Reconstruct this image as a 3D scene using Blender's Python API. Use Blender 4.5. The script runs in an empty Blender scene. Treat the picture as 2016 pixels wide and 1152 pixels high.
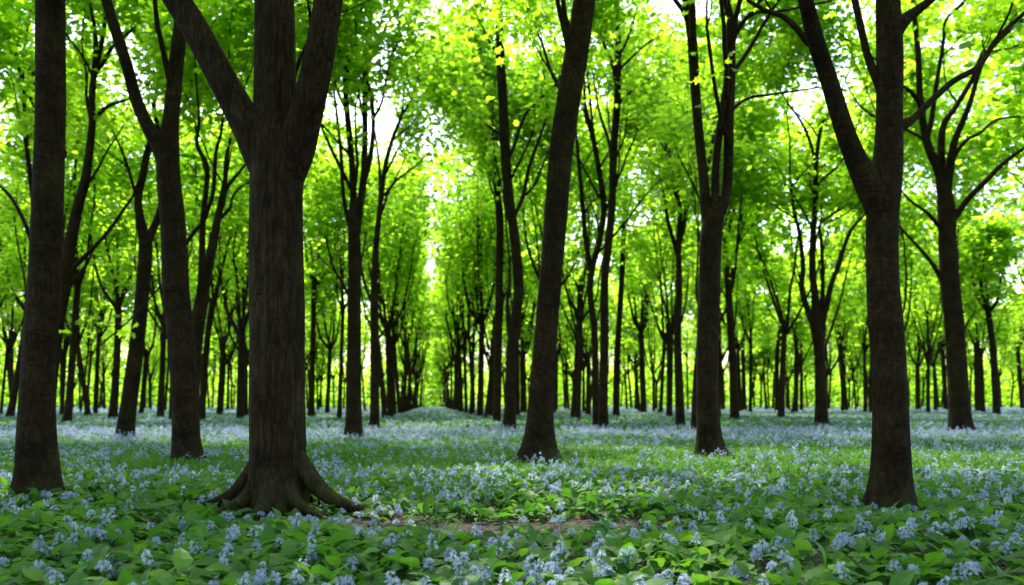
import bpy, math
import numpy as np
from mathutils import Vector

# ------------------------------------------------------------------ camera, sky, sun, exposure
C = bpy.context.scene.collection
S = bpy.context.scene
F, HOR, CX, EYE = 1746.0, 795.0, 1008.0, 1.0      # focal length in photo pixels, horizon row, centre column, eye height
cam_d = bpy.data.cameras.new('camera')
cam = bpy.data.objects.new('camera', cam_d)
C.objects.link(cam)
cam.location = (0, 0, EYE)
cam.rotation_euler = (math.radians(90), 0, 0)
cam_d.sensor_width = 36
cam_d.lens = 36 * F / 2016
cam_d.shift_y = (HOR - 576) / 2016
cam_d.clip_end = 3000
cam_d.dof.use_dof = True
cam_d.dof.focus_distance = 6.5
cam_d.dof.aperture_fstop = 1.75
S.camera = cam

SUN_EL, SUN_AZ = 57.0, -14.0
w = bpy.data.worlds.new('World')
S.world = w
w.use_nodes = True
nt = w.node_tree
sky = nt.nodes.new('ShaderNodeTexSky')
sky.sky_type = 'NISHITA'
sky.sun_disc = False
sky.sun_elevation = math.radians(SUN_EL)
sky.sun_rotation = math.radians(SUN_AZ)
sky.air_density = 1.0
sky.dust_density = 3.0
bg = nt.nodes['Background']
bg.inputs['Strength'].default_value = 0.15
nt.links.new(sky.outputs[0], bg.inputs['Color'])
sd = bpy.data.lights.new('sun', 'SUN')
sd.energy = 2.1
sd.angle = math.radians(0.5)
sd.color = (1.0, 0.95, 0.86)
sun = bpy.data.objects.new('sun', sd)
C.objects.link(sun)
e, a = math.radians(SUN_EL), math.radians(SUN_AZ)
sv = Vector((math.sin(a) * math.cos(e), math.cos(a) * math.cos(e), math.sin(e)))
sun.rotation_euler = sv.to_track_quat('Z', 'Y').to_euler()
sun.location = sv * 60
S.view_settings.view_transform = 'Standard'
S.view_settings.look = 'None'
S.view_settings.exposure = 2.25
S.view_settings.gamma = 1
S.cycles.use_denoising = True
S.cycles.max_bounces = 8
S.cycles.diffuse_bounces = 4
S.cycles.transmission_bounces = 6
S.cycles.transparent_max_bounces = 4
S.cycles.caustics_reflective = False
S.cycles.caustics_refractive = False
S.cycles.sample_clamp_indirect = 6

# ------------------------------------------------------------------ helpers
def P(px, py, d):
    return np.array([(px - CX) / F * d, d, EYE + (HOR - py) / F * d])
def dist(py):
    return F * EYE / (py - HOR)
def xc(y):                                    # middle line of the avenue
    return (848 - CX) / F * y

def norm(v):
    return v / (np.linalg.norm(v) + 1e-9)

def make_mesh(name, V, loops, totals, mat, smooth=False, tint=None, kids=None):
    me = bpy.data.meshes.new(name)
    V = np.asarray(V, np.float32)
    loops = np.asarray(loops, np.int32)
    totals = np.asarray(totals, np.int32)
    me.vertices.add(len(V))
    me.vertices.foreach_set('co', V.ravel())
    me.loops.add(len(loops))
    me.loops.foreach_set('vertex_index', loops)
    me.polygons.add(len(totals))
    st = np.zeros(len(totals), np.int32)
    st[1:] = np.cumsum(totals)[:-1]
    me.polygons.foreach_set('loop_start', st)
    me.polygons.foreach_set('use_smooth', np.full(len(totals), smooth, bool))
    if tint is not None:
        at = me.attributes.new('tint', 'FLOAT', 'FACE')
        at.data.foreach_set('value', np.asarray(tint, np.float32))
    me.update(calc_edges=True)
    me.materials.append(mat)
    return me

def link(name, me, parent=None, loc=None):
    o = bpy.data.objects.new(name, me)
    C.objects.link(o)
    if parent is not None:
        o.parent = parent
    if loc is not None:
        o.location = loc
    return o

class Tubes:
    def __init__(self):
        self.V, self.Fq, self.n, self.caps = [], [], 0, []
    def add(self, pts, rad, sides, mod=None):
        pts = np.asarray(pts, float)
        rad = np.asarray(rad, float)
        n = len(pts)
        T = np.gradient(pts, axis=0)
        T /= np.linalg.norm(T, axis=1)[:, None] + 1e-9
        ref = np.array([1.0, 0, 0]) if abs(T[0, 0]) < 0.9 else np.array([0, 1.0, 0])
        U = np.zeros_like(pts)
        u = ref - T[0] * ref.dot(T[0])
        u = norm(u)
        for i in range(n):
            u = u - T[i] * u.dot(T[i])
            u = norm(u)
            U[i] = u
        W = np.cross(T, U)
        th = np.linspace(0, 2 * math.pi, sides, endpoint=False)
        R = rad[:, None] * np.ones(sides)[None]
        if mod is not None:
            s = np.concatenate([[0], np.cumsum(np.linalg.norm(np.diff(pts, axis=0), axis=1))])
            R = R * mod(th[None, :], s[:, None], pts)
        ring = pts[:, None, :] + R[..., None] * (np.cos(th)[None, :, None] * U[:, None, :] + np.sin(th)[None, :, None] * W[:, None, :])
        i0 = self.n
        self.V.append(ring.reshape(-1, 3))
        ii = np.arange(n - 1)[:, None] * sides
        jj = np.arange(sides)[None]
        j2 = (jj + 1) % sides
        q = np.stack([ii + jj, ii + j2, ii + sides + j2, ii + sides + jj], -1).reshape(-1, 4) + i0
        self.Fq.append(q)
        self.caps.append(np.arange(sides)[::-1] + i0)
        self.caps.append(np.arange(sides) + i0 + (n - 1) * sides)
        self.n += n * sides
    def mesh(self, name, mat, off):
        V = np.concatenate(self.V) - off
        q = np.concatenate(self.Fq)
        loops = np.concatenate([q.ravel()] + self.caps)
        tot = np.concatenate([np.full(len(q), 4), [len(c) for c in self.caps]])
        return make_mesh(name, V, loops, tot, mat, True)

def spline(K, step):
    """Catmull-Rom through the rows of K (x, y, z, r), about one row per step of length"""
    K = np.asarray(K, float)
    if len(K) == 2:
        K = np.array([K[0], (K[0] + K[1]) / 2, K[1]])
    E = np.vstack([2 * K[0] - K[1], K, 2 * K[-1] - K[-2]])
    out = []
    for i in range(1, len(E) - 2):
        p0, p1, p2, p3 = E[i - 1], E[i], E[i + 1], E[i + 2]
        n = max(2, int(np.linalg.norm((p2 - p1)[:3]) / step))
        t = np.linspace(0, 1, n, endpoint=False)[:, None]
        out.append(0.5 * (2 * p1 + (p2 - p0) * t + (2 * p0 - 5 * p1 + 4 * p2 - p3) * t ** 2 + (3 * p1 - p0 - 3 * p2 + p3) * t ** 3))
    out.append(K[-1:])
    o = np.concatenate(out)
    o[:, 3] = np.maximum(o[:, 3], 0.002)
    return o

# ------------------------------------------------------------------ materials
def new_mat(name):
    m = bpy.data.materials.new(name)
    m.use_nodes = True
    N = m.node_tree.nodes
    N.clear()
    return m, N, m.node_tree.links

def ramp(N, L, src, stops):
    r = N.new('ShaderNodeValToRGB')
    el = r.color_ramp.elements
    while len(el) < len(stops):
        el.new(0.5)
    for q, (p, c) in zip(el, stops):
        q.position = p
        q.color = (*c, 1)
    L.new(src, r.inputs[0])
    return r

def leaf_mat(name, dif, tra, rough=0.45, mixf=0.5, spec=0.35):
    m, N, L = new_mat(name)
    at = N.new('ShaderNodeAttribute')
    at.attribute_name = 'tint'
    r1 = ramp(N, L, at.outputs['Fac'], [(i / (len(dif) - 1), c) for i, c in enumerate(dif)])
    r2 = ramp(N, L, at.outputs['Fac'], [(i / (len(tra) - 1), c) for i, c in enumerate(tra)])
    p = N.new('ShaderNodeBsdfPrincipled')
    p.inputs['Roughness'].default_value = rough
    p.inputs['Specular IOR Level'].default_value = spec
    L.new(r1.outputs[0], p.inputs['Base Color'])
    t = N.new('ShaderNodeBsdfTranslucent')
    L.new(r2.outputs[0], t.inputs['Color'])
    mx = N.new('ShaderNodeMixShader')
    mx.inputs[0].default_value = mixf
    L.new(p.outputs[0], mx.inputs[1])
    L.new(t.outputs[0], mx.inputs[2])
    o = N.new('ShaderNodeOutputMaterial')
    L.new(mx.outputs[0], o.inputs['Surface'])
    return m

def bark_mat(name, c0, c1, c2, scale, stretch, bump, ring, crack):
    """mottled bark: broken fibres, fine cross rings, cracks, pale lichen and green damp near the ground"""
    m, N, L = new_mat(name)
    tc = N.new('ShaderNodeTexCoord')
    def noise(sc, det, rough, vec, sx=None):
        if sx:
            mp = N.new('ShaderNodeMapping')
            mp.inputs['Scale'].default_value = sx
            L.new(vec, mp.inputs['Vector'])
            vec = mp.outputs[0]
        n = N.new('ShaderNodeTexNoise')
        n.inputs['Scale'].default_value = sc
        n.inputs['Detail'].default_value = det
        n.inputs['Roughness'].default_value = rough
        L.new(vec, n.inputs['Vector'])
        return n
    def mix(kind, fac, a, b):
        q = N.new('ShaderNodeMix')
        q.data_type = 'RGBA'
        q.blend_type = kind
        if isinstance(fac, float):
            q.inputs['Factor'].default_value = fac
        else:
            L.new(fac, q.inputs['Factor'])
        L.new(a, q.inputs['A'])
        if isinstance(b, tuple):
            q.inputs['B'].default_value = (*b, 1)
        else:
            L.new(b, q.inputs['B'])
        return q.outputs['Result']
    obj = tc.outputs['Object']
    warp = noise(4.0, 3, 0.5, obj)
    add = N.new('ShaderNodeVectorMath')
    add.operation = 'MULTIPLY_ADD'
    L.new(warp.outputs['Color'], add.inputs[0])
    add.inputs[1].default_value = (0.07, 0.07, 0.25)
    L.new(obj, add.inputs[2])
    n1 = noise(1.0, 10, 0.7, add.outputs[0], (scale, scale, scale * stretch))
    n2 = noise(2.6, 6, 0.6, obj)
    n3 = noise(1.0, 6, 0.6, add.outputs[0], (4, 4, 46))
    n4 = noise(11, 8, 0.75, obj)
    vo = N.new('ShaderNodeTexVoronoi')
    vo.feature = 'DISTANCE_TO_EDGE'
    mp = N.new('ShaderNodeMapping')
    mp.inputs['Scale'].default_value = (16, 16, 16 * stretch * 0.9)
    L.new(add.outputs[0], mp.inputs['Vector'])
    vo.inputs['Scale'].default_value = 1.0
    L.new(mp.outputs[0], vo.inputs['Vector'])
    col = ramp(N, L, n1.outputs['Fac'], [(0.32, c0), (0.52, c1), (0.72, c2)]).outputs[0]
    col = mix('MULTIPLY', 1.0, col, ramp(N, L, n2.outputs['Fac'], [(0.34, (0.5, 0.5, 0.5)), (0.7, (1.45, 1.38, 1.25))]).outputs[0])
    col = mix('MULTIPLY', ring, col, ramp(N, L, n3.outputs['Fac'], [(0.36, (0.35, 0.35, 0.35)), (0.5, (1.1, 1.1, 1.1))]).outputs[0])
    col = mix('MULTIPLY', crack, col, ramp(N, L, vo.outputs['Distance'], [(0.0, (0.18, 0.18, 0.18)), (0.10, (1, 1, 1))]).outputs[0])
    col = mix('MIX', ramp(N, L, n4.outputs['Fac'], [(0.62, (0, 0, 0)), (0.70, (0.55, 0.55, 0.55))]).outputs[0], col, (c2[0] * 1.35, c2[1] * 1.4, c2[2] * 1.35))
    sp_ = N.new('ShaderNodeSeparateXYZ')
    L.new(obj, sp_.inputs[0])
    mr = N.new('ShaderNodeMapRange')
    mr.inputs['From Min'].default_value = 0.9
    mr.inputs['From Max'].default_value = 0.05
    L.new(sp_.outputs['Z'], mr.inputs['Value'])
    mm = N.new('ShaderNodeMath')
    mm.operation = 'MULTIPLY'
    L.new(mr.outputs[0], mm.inputs[0])
    L.new(ramp(N, L, n2.outputs['Fac'], [(0.45, (0, 0, 0)), (0.62, (0.6, 0.6, 0.6))]).outputs[0], mm.inputs[1])
    col = mix('MIX', mm.outputs[0], col, (0.026, 0.034, 0.009))        # moss on the foot
    hs = N.new('ShaderNodeMath')
    hs.operation = 'MULTIPLY_ADD'
    L.new(n1.outputs['Fac'], hs.inputs[0])
    hs.inputs[1].default_value = 1.0
    h2 = N.new('ShaderNodeMath')
    h2.operation = 'MINIMUM'
    L.new(vo.outputs['Distance'], h2.inputs[0])
    h2.inputs[1].default_value = 0.14
    h3 = N.new('ShaderNodeMath')
    h3.operation = 'MULTIPLY_ADD'
    L.new(h2.outputs[0], h3.inputs[0])
    h3.inputs[1].default_value = 5.0 * crack
    L.new(n3.outputs['Fac'], h3.inputs[2])
    L.new(h3.outputs[0], hs.inputs[2])
    b = N.new('ShaderNodeBump')
    b.inputs['Strength'].default_value = bump
    b.inputs['Distance'].default_value = 0.02
    L.new(hs.outputs[0], b.inputs['Height'])
    p = N.new('ShaderNodeBsdfPrincipled')
    p.inputs['Roughness'].default_value = 0.9
    p.inputs['Specular IOR Level'].default_value = 0.06
    L.new(col, p.inputs['Base Color'])
    L.new(b.outputs[0], p.inputs['Normal'])
    o = N.new('ShaderNodeOutputMaterial')
    L.new(p.outputs[0], o.inputs['Surface'])
    return m

BARK = bark_mat('bark', (0.011, 0.0068, 0.003), (0.024, 0.0155, 0.0075), (0.046, 0.0315, 0.017), 26, 0.45, 0.7, 0.55, 0.25)
BARKF = bark_mat('fissured_bark', (0.012, 0.0076, 0.0038), (0.029, 0.0192, 0.0098), (0.056, 0.0395, 0.022), 30, 0.13, 0.8, 0.3, 0.55)
LEAF = leaf_mat('canopy_leaf', [(0.07, 0.13, 0.008), (0.095, 0.17, 0.012), (0.12, 0.20, 0.016)],
                [(0.38, 0.69, 0.016), (0.44, 0.75, 0.024), (0.48, 0.79, 0.036)], 0.5, 0.68, 0.2)
GLEAF = leaf_mat('ground_leaf', [(0.020, 0.066, 0.010), (0.045, 0.125, 0.020), (0.095, 0.20, 0.032)],
                 [(0.04, 0.16, 0.012), (0.10, 0.30, 0.015), (0.20, 0.42, 0.02)], 0.55, 0.4, 0.2)
PETAL = leaf_mat('petal', [(0.16, 0.20, 0.35), (0.27, 0.33, 0.50), (0.48, 0.54, 0.68)],
                 [(0.28, 0.34, 0.50), (0.43, 0.50, 0.66), (0.62, 0.69, 0.80)], 0.6, 0.55, 0.2)

def soil_mat():
    m, N, L = new_mat('soil')
    tc = N.new('ShaderNodeTexCoord')
    n1 = N.new('ShaderNodeTexNoise')
    n1.inputs['Scale'].default_value = 14
    n1.inputs['Detail'].default_value = 10
    n1.inputs['Roughness'].default_value = 0.7
    n2 = N.new('ShaderNodeTexNoise')
    n2.inputs['Scale'].default_value = 0.55
    n2.inputs['Detail'].default_value = 6
    for n in (n1, n2):
        L.new(tc.outputs['Object'], n.inputs['Vector'])
    brown = ramp(N, L, n1.outputs['Fac'], [(0.3, (0.008, 0.0055, 0.004)), (0.55, (0.022, 0.015, 0.010)), (0.8, (0.06, 0.042, 0.028))])
    moss = ramp(N, L, n1.outputs['Fac'], [(0.3, (0.02, 0.045, 0.012)), (0.7, (0.06, 0.12, 0.035))])
    msk = ramp(N, L, n2.outputs['Fac'], [(0.42, (0, 0, 0)), (0.52, (1, 1, 1))])
    sx = N.new('ShaderNodeSeparateXYZ')
    L.new(tc.outputs['Object'], sx.inputs[0])
    mr = N.new('ShaderNodeMapRange')
    mr.inputs['From Min'].default_value = 8.5
    mr.inputs['From Max'].default_value = 14
    L.new(sx.outputs['Y'], mr.inputs['Value'])
    mm = N.new('ShaderNodeMath')
    mm.operation = 'MULTIPLY'
    L.new(mr.outputs[0], mm.inputs[0])
    L.new(msk.outputs[0], mm.inputs[1])
    mx = N.new('ShaderNodeMix')
    mx.data_type = 'RGBA'
    L.new(mm.outputs[0], mx.inputs['Factor'])
    L.new(brown.outputs[0], mx.inputs['A'])
    L.new(moss.outputs[0], mx.inputs['B'])
    b = N.new('ShaderNodeBump')
    b.inputs['Strength'].default_value = 0.9
    b.inputs['Distance'].default_value = 0.04
    L.new(n1.outputs['Fac'], b.inputs['Height'])
    p = N.new('ShaderNodeBsdfPrincipled')
    p.inputs['Roughness'].default_value = 0.95
    L.new(mx.outputs['Result'], p.inputs['Base Color'])
    L.new(b.outputs[0], p.inputs['Normal'])
    o = N.new('ShaderNodeOutputMaterial')
    L.new(p.outputs[0], o.inputs['Surface'])
    return m
SOIL = soil_mat()

# ------------------------------------------------------------------ ground sheet
def gz(x, y):
    f = np.clip((np.hypot(x, y) - 3) / 6, 0, 1)
    return f * 0.02 * (np.sin(x * 1.3 + 0.7 * y) + np.sin(y * 1.1 - 0.5 * x + 2)) * np.clip(1.6 - np.hypot(x, y) / 60, 0, 1)

def ground():
    ys = np.concatenate([np.arange(-40, 0, 4), np.arange(0, 30, 0.4), np.arange(30, 80, 2), np.array([85, 95, 110, 140, 200, 300, 500, 900, 1600])])
    xs = np.concatenate([-np.array([1600, 900, 500, 250, 140, 90, 60, 40]), np.arange(-30, 30.1, 0.5), np.array([40, 60, 90, 140, 250, 500, 900, 1600])])
    X, Y = np.meshgrid(xs, ys)
    V = np.stack([X, Y, gz(X, Y)], -1).reshape(-1, 3)
    nx, ny = len(xs), len(ys)
    i = np.arange(ny - 1)[:, None] * nx + np.arange(nx - 1)[None]
    q = np.stack([i, i + 1, i + nx + 1, i + nx], -1).reshape(-1, 4)
    o = link('ground', make_mesh('ground', V, q.ravel(), np.full(len(q), 4), SOIL, True))
    o['kind'] = 'structure'
ground()

# ------------------------------------------------------------------ leaves
a5 = np.array([(0, -0.5), (0.16, -0.30), (0.46, -0.26), (0.30, -0.05), (0.52, 0.20), (0.22, 0.18), (0.0, 0.58), (-0.22, 0.18), (-0.52, 0.20), (-0.30, -0.05), (-0.46, -0.26), (-0.16, -0.30)])
LOBED = np.c_[a5, -0.35 * np.abs(a5[:, 0]) ** 1.3]
a6 = np.array([(0, -0.5), (0.34, -0.22), (0.40, 0.15), (0, 0.55), (-0.40, 0.15), (-0.34, -0.22)])
SIMPLE = np.c_[a6, -0.35 * np.abs(a6[:, 0])]

def rot_mats(yaw, pitch, roll):
    cy, sy, cp, sp, cr, sr = np.cos(yaw), np.sin(yaw), np.cos(pitch), np.sin(pitch), np.cos(roll), np.sin(roll)
    z = np.zeros_like(yaw)
    o = np.ones_like(yaw)
    Rz = np.stack([cy, -sy, z, sy, cy, z, z, z, o], -1).reshape(-1, 3, 3)
    Rx = np.stack([o, z, z, z, cp, -sp, z, sp, cp], -1).reshape(-1, 3, 3)
    Ry = np.stack([cr, z, sr, z, o, z, -sr, z, cr], -1).reshape(-1, 3, 3)
    return Rz @ Rx @ Ry

def scatter(V, faces, R, t, s):
    """copies of one small shape: V (n,3), faces list of index lists; returns verts, loops, totals, face count per copy"""
    n, k = len(t), len(V)
    A = np.einsum('nij,kj->nki', R, V) * s[:, None, None] + t[:, None, :]
    fl = np.concatenate([np.asarray(f) for f in faces])
    tot = np.array([len(f) for f in faces])
    loops = (np.arange(n)[:, None] * k + fl[None]).ravel()
    return A.reshape(-1, 3), loops, np.tile(tot, n), len(faces)

def join(parts):
    V, Lp, T, TT, o = [], [], [], [], 0
    for v, l, t, tint in parts:
        V.append(v)
        Lp.append(l + o)
        T.append(t)
        TT.append(tint)
        o += len(v)
    return np.concatenate(V), np.concatenate(Lp), np.concatenate(T), np.concatenate(TT)

def leaf_cloud(pts, n, size, shape, rng, sig, tilt=0.5):
    idx = rng.integers(0, len(pts), n)
    off = rng.normal(0, 1, (n, 3)) * np.array(sig)
    return pts[idx] + off

def crown_mesh(name, pos, size, shape, rng, tilt=0.55):
    n = len(pos)
    R = rot_mats(rng.uniform(0, 2 * math.pi, n), rng.normal(-0.15, tilt, n), rng.normal(0, tilt, n))
    s = size * rng.uniform(0.7, 1.3, n)
    v, l, t, k = scatter(shape, [list(range(len(shape)))], R, pos, s)
    base = rng.normal(0.5, 0.14, n) + 0.12 * np.sin(pos[:, 0] * 1.1 + pos[:, 2] * 0.9) + 0.1 * np.sin(pos[:, 1] * 1.3)
    return make_mesh(name, v, l, t, LEAF, False, np.clip(base, 0, 1))

def vnoise(x, y, sc, seed):
    r = np.random.default_rng(seed)
    out = np.zeros_like(x)
    for k in range(7):
        a = r.uniform(0, 6.28)
        f = r.uniform(0.6, 1.7) / sc * 6.28
        out += np.sin((x * math.cos(a) + y * math.sin(a)) * f + r.uniform(0, 6.28))
    return out / 7 * 1.6

# ------------------------------------------------------------------ growing branches
UP = np.array([0, 0, 1.0])
def perp(d, rng):
    v = rng.normal(0, 1, 3)
    v -= d * v.dot(d)
    return norm(v)

def grow(tb, lp, p, d, length, r, lev, rng, side=5, lift=0.05, wob=0.10, dens=1.0, zmax=99):
    step = (0.45, 0.35, 0.28)[min(lev, 2)]
    n = max(3, int(length / step))
    pts = [p]
    for i in range(n):
        d = norm(d + rng.normal(0, wob, 3) + UP * lift)
        if p[2] > zmax:
            d = norm(d * np.array([1, 1, 0.2]))
        p = p + d * step
        pts.append(p)
    pts = np.array(pts)
    t = np.linspace(0, 1, n + 1)
    rad = np.maximum(r * (1 - 0.82 * t ** 1.1), 0.004)
    tb.add(pts, rad, side)
    branch_out(tb, lp, pts, rad, lev, rng, length, dens, zmax)

def branch_out(tb, lp, pts, rad, lev, rng, length, dens=1.0, zmax=99, start=0.22, zmin=0):
    seg = np.linalg.norm(np.diff(pts, axis=0), axis=1)
    s = np.concatenate([[0], np.cumsum(seg)])
    tot = s[-1]
    if lev == 0:
        for k in range(len(pts)):
            if s[k] > 0.7 * tot:
                lp.append(pts[k])
    else:
        for k in range(len(pts)):
            if s[k] > (0.35 if lev == 1 else 0.1) * tot:
                lp.append(pts[k])
    if lev >= 2:
        return
    gap = (1.05, 0.8)[lev] / dens
    q = start * tot + rng.uniform(0, gap)
    while q < tot * 0.97:
        k = min(np.searchsorted(s, q), len(pts) - 2)
        if pts[k][2] > zmin:
            d0 = norm(pts[k + 1] - pts[k])
            ang = math.radians(rng.uniform(20, 46))
            d1 = norm(d0 * math.cos(ang) + perp(d0, rng) * math.sin(ang))
            if d1[2] < 0.05:
                d1[2] = 0.15
                d1 = norm(d1)
            f = 1 - 0.55 * q / tot
            ln = (rng.uniform(2.4, 5.0) if lev == 0 else rng.uniform(1.0, 2.3)) * (0.55 + 0.45 * f)
            grow(tb, lp, pts[k], d1, ln, max(min(rad[k] * rng.uniform(0.35, 0.65), 0.055 if lev == 0 else 0.024), 0.011), lev + 1, rng, 5 if lev == 0 else 4, 0.045, 0.11, dens, zmax)
        q += gap * rng.uniform(0.6, 1.5)

def smooth01(x):
    x = np.clip(x, 0, 1)
    return x * x * (3 - 2 * x)

def trunk_mod(rng, r, flare, fh, strie, rings, knots=(), lobes=5):
    ph = rng.uniform(0, 6.28, 12)
    la = rng.uniform(0, 6.28, lobes)
    lw = rng.uniform(0.6, 1.3, lobes)
    rz = []
    z = rng.uniform(0.4, 0.9)
    while z < 9:
        rz.append((z, rng.uniform(0.25, 1.0) * rings, rng.uniform(0, 6.28), rng.uniform(0.012, 0.03)))
        z += rng.uniform(0.25, 0.75)
    def mod(th, s, pts):
        z = pts[:, 2][:, None]
        lob = sum(wt * np.exp(-((np.angle(np.exp(1j * (th - c)))) / 0.38) ** 2) for c, wt in zip(la, lw))
        m = 1 + flare * np.exp(-np.maximum(z, -0.05) / fh) * (0.45 + 0.75 * lob)
        m = m + flare * 0.25 * np.exp(-np.maximum(z, 0) / (fh * 3)) * (lob - 0.4) * 0.5
        m = m + strie * (np.sin(9 * th + ph[0] + 0.6 * np.sin(z * 1.7 + ph[1])) + 0.8 * np.sin(17 * th + ph[2] + 0.9 * np.sin(z * 1.1 + ph[3])) + 0.7 * np.sin(29 * th + ph[4] + 1.2 * np.sin(z * 0.9 + ph[5])))
        m = m + 0.03 * np.sin(2 * th + ph[6] + z * 0.9) + 0.022 * np.sin(3 * th + ph[7] - z * 1.6) + 0.012 * np.sin(z * 5 + ph[8] + 2 * np.sin(th + ph[9]))
        for z0, amp, c, wd in rz:
            m = m + amp * np.exp(-((z - z0 - 0.03 * np.sin(th + c)) / wd) ** 2) * (0.45 + 0.55 * np.cos(th - c)).clip(0)
        for z0, c, amp, wd in knots:
            m = m + amp * np.exp(-((np.angle(np.exp(1j * (th - c)))) * r / wd) ** 2 - ((z - z0) / wd) ** 2)
        return m
    return mod

ROOTS_ALL = []      # (x, y, r) of every trunk, for keeping plants off
N_TREES = [0]

def build_tree(base, trunk, limbs, label, cat='tree', group=None, seed=0, height=16.0, flare=0.55, fh=0.16, hero=1,
               strie=0.0, rings=0.03, knots=(), mat=None, leafn=5000, roots=None, name='tree', fork_extra=0, zlow=(7.2, 10.0), trunk_twigs=True, dens=1.0, lim_grow=True):
    """base (px, py); trunk and limbs: rows (px, py, width px); hero 2 = closest trunks, 1 = traced, 0 = plain"""
    rng = np.random.default_rng(seed)
    mat = mat or BARK
    d = dist(base[1])
    b = P(base[0], base[1], d)
    b[2] = 0
    root = bpy.data.objects.new(name, None)
    root.empty_display_size = 0.3
    C.objects.link(root)
    root.location = b
    root['label'] = label
    root['category'] = cat
    if group:
        root['group'] = group
    leafp = []
    # trunk
    K = []
    for px, py, wd in trunk:
        p = P(px, py, d)
        K.append([*p, wd / 2 / F * d])
    K = np.array(K)
    K[0, 2] = -0.12
    steps = 0.035 if hero == 2 else 0.09 if hero == 1 else 0.22
    sides = 72 if hero == 2 else 24 if hero == 1 else 12
    if hero == 0:
        K[1:, 1] += rng.normal(0, 0.10, len(K) - 1).cumsum()
    T = spline(K, steps)
    tb = Tubes()
    trunk_top_open = T[-1, 2]
    mod = trunk_mod(rng, K[min(1, len(K) - 1), 3], flare, fh, strie, rings, knots)
    if lim_grow and K[-1, 2] < height - 2 and K[-1, 3] > 0.02:         # carry the stem on above the traced part
        q = T[:, :3]
        dd = norm(q[-1] - q[-4])
        p = q[-1].copy()
        r0 = T[-1, 3]
        n = int((height - p[2]) / 0.4)
        ext = []
        for i in range(n):
            dd = norm(dd + rng.normal(0, 0.06, 3) + UP * 0.06)
            p = p + dd * 0.4
            ext.append([*p, max(r0 * (1 - 0.9 * (i + 1) / n), 0.008)])
        T = np.vstack([T, np.array(ext)])
    tb.add(T[:, :3], T[:, 3], sides, mod)
    ROOTS_ALL.append((b[0], b[1], max(K[1, 3], K[0, 3]) * (1.0 + 0.5 * flare)))
    zfork = 3.4
    if trunk_twigs:
        up = T[T[:, 2] > max(zfork, 0.4 * K[-1, 2])]
        if len(up) > 4:
            branch_out(tb, leafp, up[:, :3], up[:, 3], 0, rng, 0, dens, height - 1, 0.12, 4.2)
    parts = [('trunk', tb)]
    for lb in limbs:
        t2 = Tubes()
        slope = rng.uniform(-0.5, 0.5)
        z0 = P(*lb[0][:2], d)[2]
        K2 = []
        for px, py, wd in lb:
            hh = (z0, (HOR - py) / F * d + EYE)
            run = np.hypot(px - lb[0][0], py - lb[0][1]) / F * d
            dd = d + slope * run * (0.7 if hero else 1) + (0.0 if hero else 0.0)
            K2.append([*P(px, py, dd), wd / 2 / F * dd])
        K2 = np.array(K2)
        T2 = spline(K2, steps * 1.3)
        lr = K2[0, 3]
        end = K2[-1]
        if lim_grow and end[3] > 0.022 and end[2] < height - 2:
            q = T2[:, :3]
            dd = norm(q[-1] - q[-4])
            dd = norm(dd + UP * 0.25 + np.array([0, slope * 0.3, 0]))
            p = q[-1].copy()
            n = max(4, int((height - p[2]) / 0.42 * rng.uniform(0.8, 1.0)))
            ext = []
            for i in range(n):
                dd = norm(dd + rng.normal(0, 0.07, 3) + UP * 0.05)
                p = p + dd * 0.4
                ext.append([*p, max(end[3] * (1 - 0.88 * (i + 1) / n), 0.007)])
            T2 = np.vstack([T2, np.array(ext)])
        s2 = 40 if hero == 2 else 14 if hero == 1 else 8
        if lr < 0.05:
            s2 = 8
        t2.add(T2[:, :3], T2[:, 3], s2, trunk_mod(rng, lr, 0, 0.1, strie * 0.6, rings * 0.7, ()))
        big = lr > 0.06 or len(T2) > 40
        branch_out(t2, leafp, T2[:, :3], T2[:, 3], 0 if (big and end[2] + 0.2 < T2[-1, 2]) else 1, rng, 0, dens, height - 1, 0.3, 2.6)
        parts.append(('limb', t2))
    for rt in roots or ():
        t3 = Tubes()
        T3 = spline(np.array(rt), 0.03)
        T3[:, :3] += b
        t3.add(T3[:, :3], T3[:, 3], 20, trunk_mod(rng, 0.08, 0, 0.1, 0.02, 0.05, ()))
        parts.append(('root', t3))
    for nm, t in parts:
        link(nm, t.mesh(nm, mat, b), root)
    # crown
    if leafn and leafp:
        lp = np.array(leafp)
        zl = smooth01((lp[:, 2] - zlow[0]) / (zlow[1] - zlow[0])) * 0.97 + 0.03
        lp = lp[rng.random(len(lp)) < zl]
        if len(lp) > 5:
            far = d > 48
            size = 0.15 if d < 20 else 0.19 if d < 34 else 0.25 if d < 60 else 0.36 if d < 110 else 0.55
            n = int(leafn * ((1.25 if base[0] < 520 else 1.85) if d < 42 else 1.15 if d < 82 else 0.85))
            pos = leaf_cloud(lp, n, size, None, rng, (0.45, 0.45, 0.15) if d < 40 else (0.62, 0.62, 0.2))
            g = np.abs(pos[:, 0] - xc(pos[:, 1]))
            wid = 0.33 + 0.36 * np.sin(pos[:, 1] * 0.21 + pos[:, 2] * 0.8) + 0.25 * np.sin(pos[:, 2] * 1.9 + pos[:, 1] * 0.5) + rng.normal(0, 0.2, len(pos))
            keep = (pos[:, 1] < 36) | (g > wid)
            keep &= pos[:, 2] > 2.2
            gx, gy = pos[:, 0] - sv[0] / sv[2] * pos[:, 2], pos[:, 1] - sv[1] / sv[2] * pos[:, 2]
            op = smooth01((gy - 20) / 1.5) * smooth01((31 - gy) / 2) * (vnoise(gx * 0.35, gy, 2.2, 61) > -0.2) + smooth01((gy - 33) / 2) * 0.7 * (vnoise(gx * 0.4, gy, 4.0, 62) > 0.25)
            keep &= rng.random(len(pos)) > op * 0.99
            pos = pos[keep]
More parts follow.
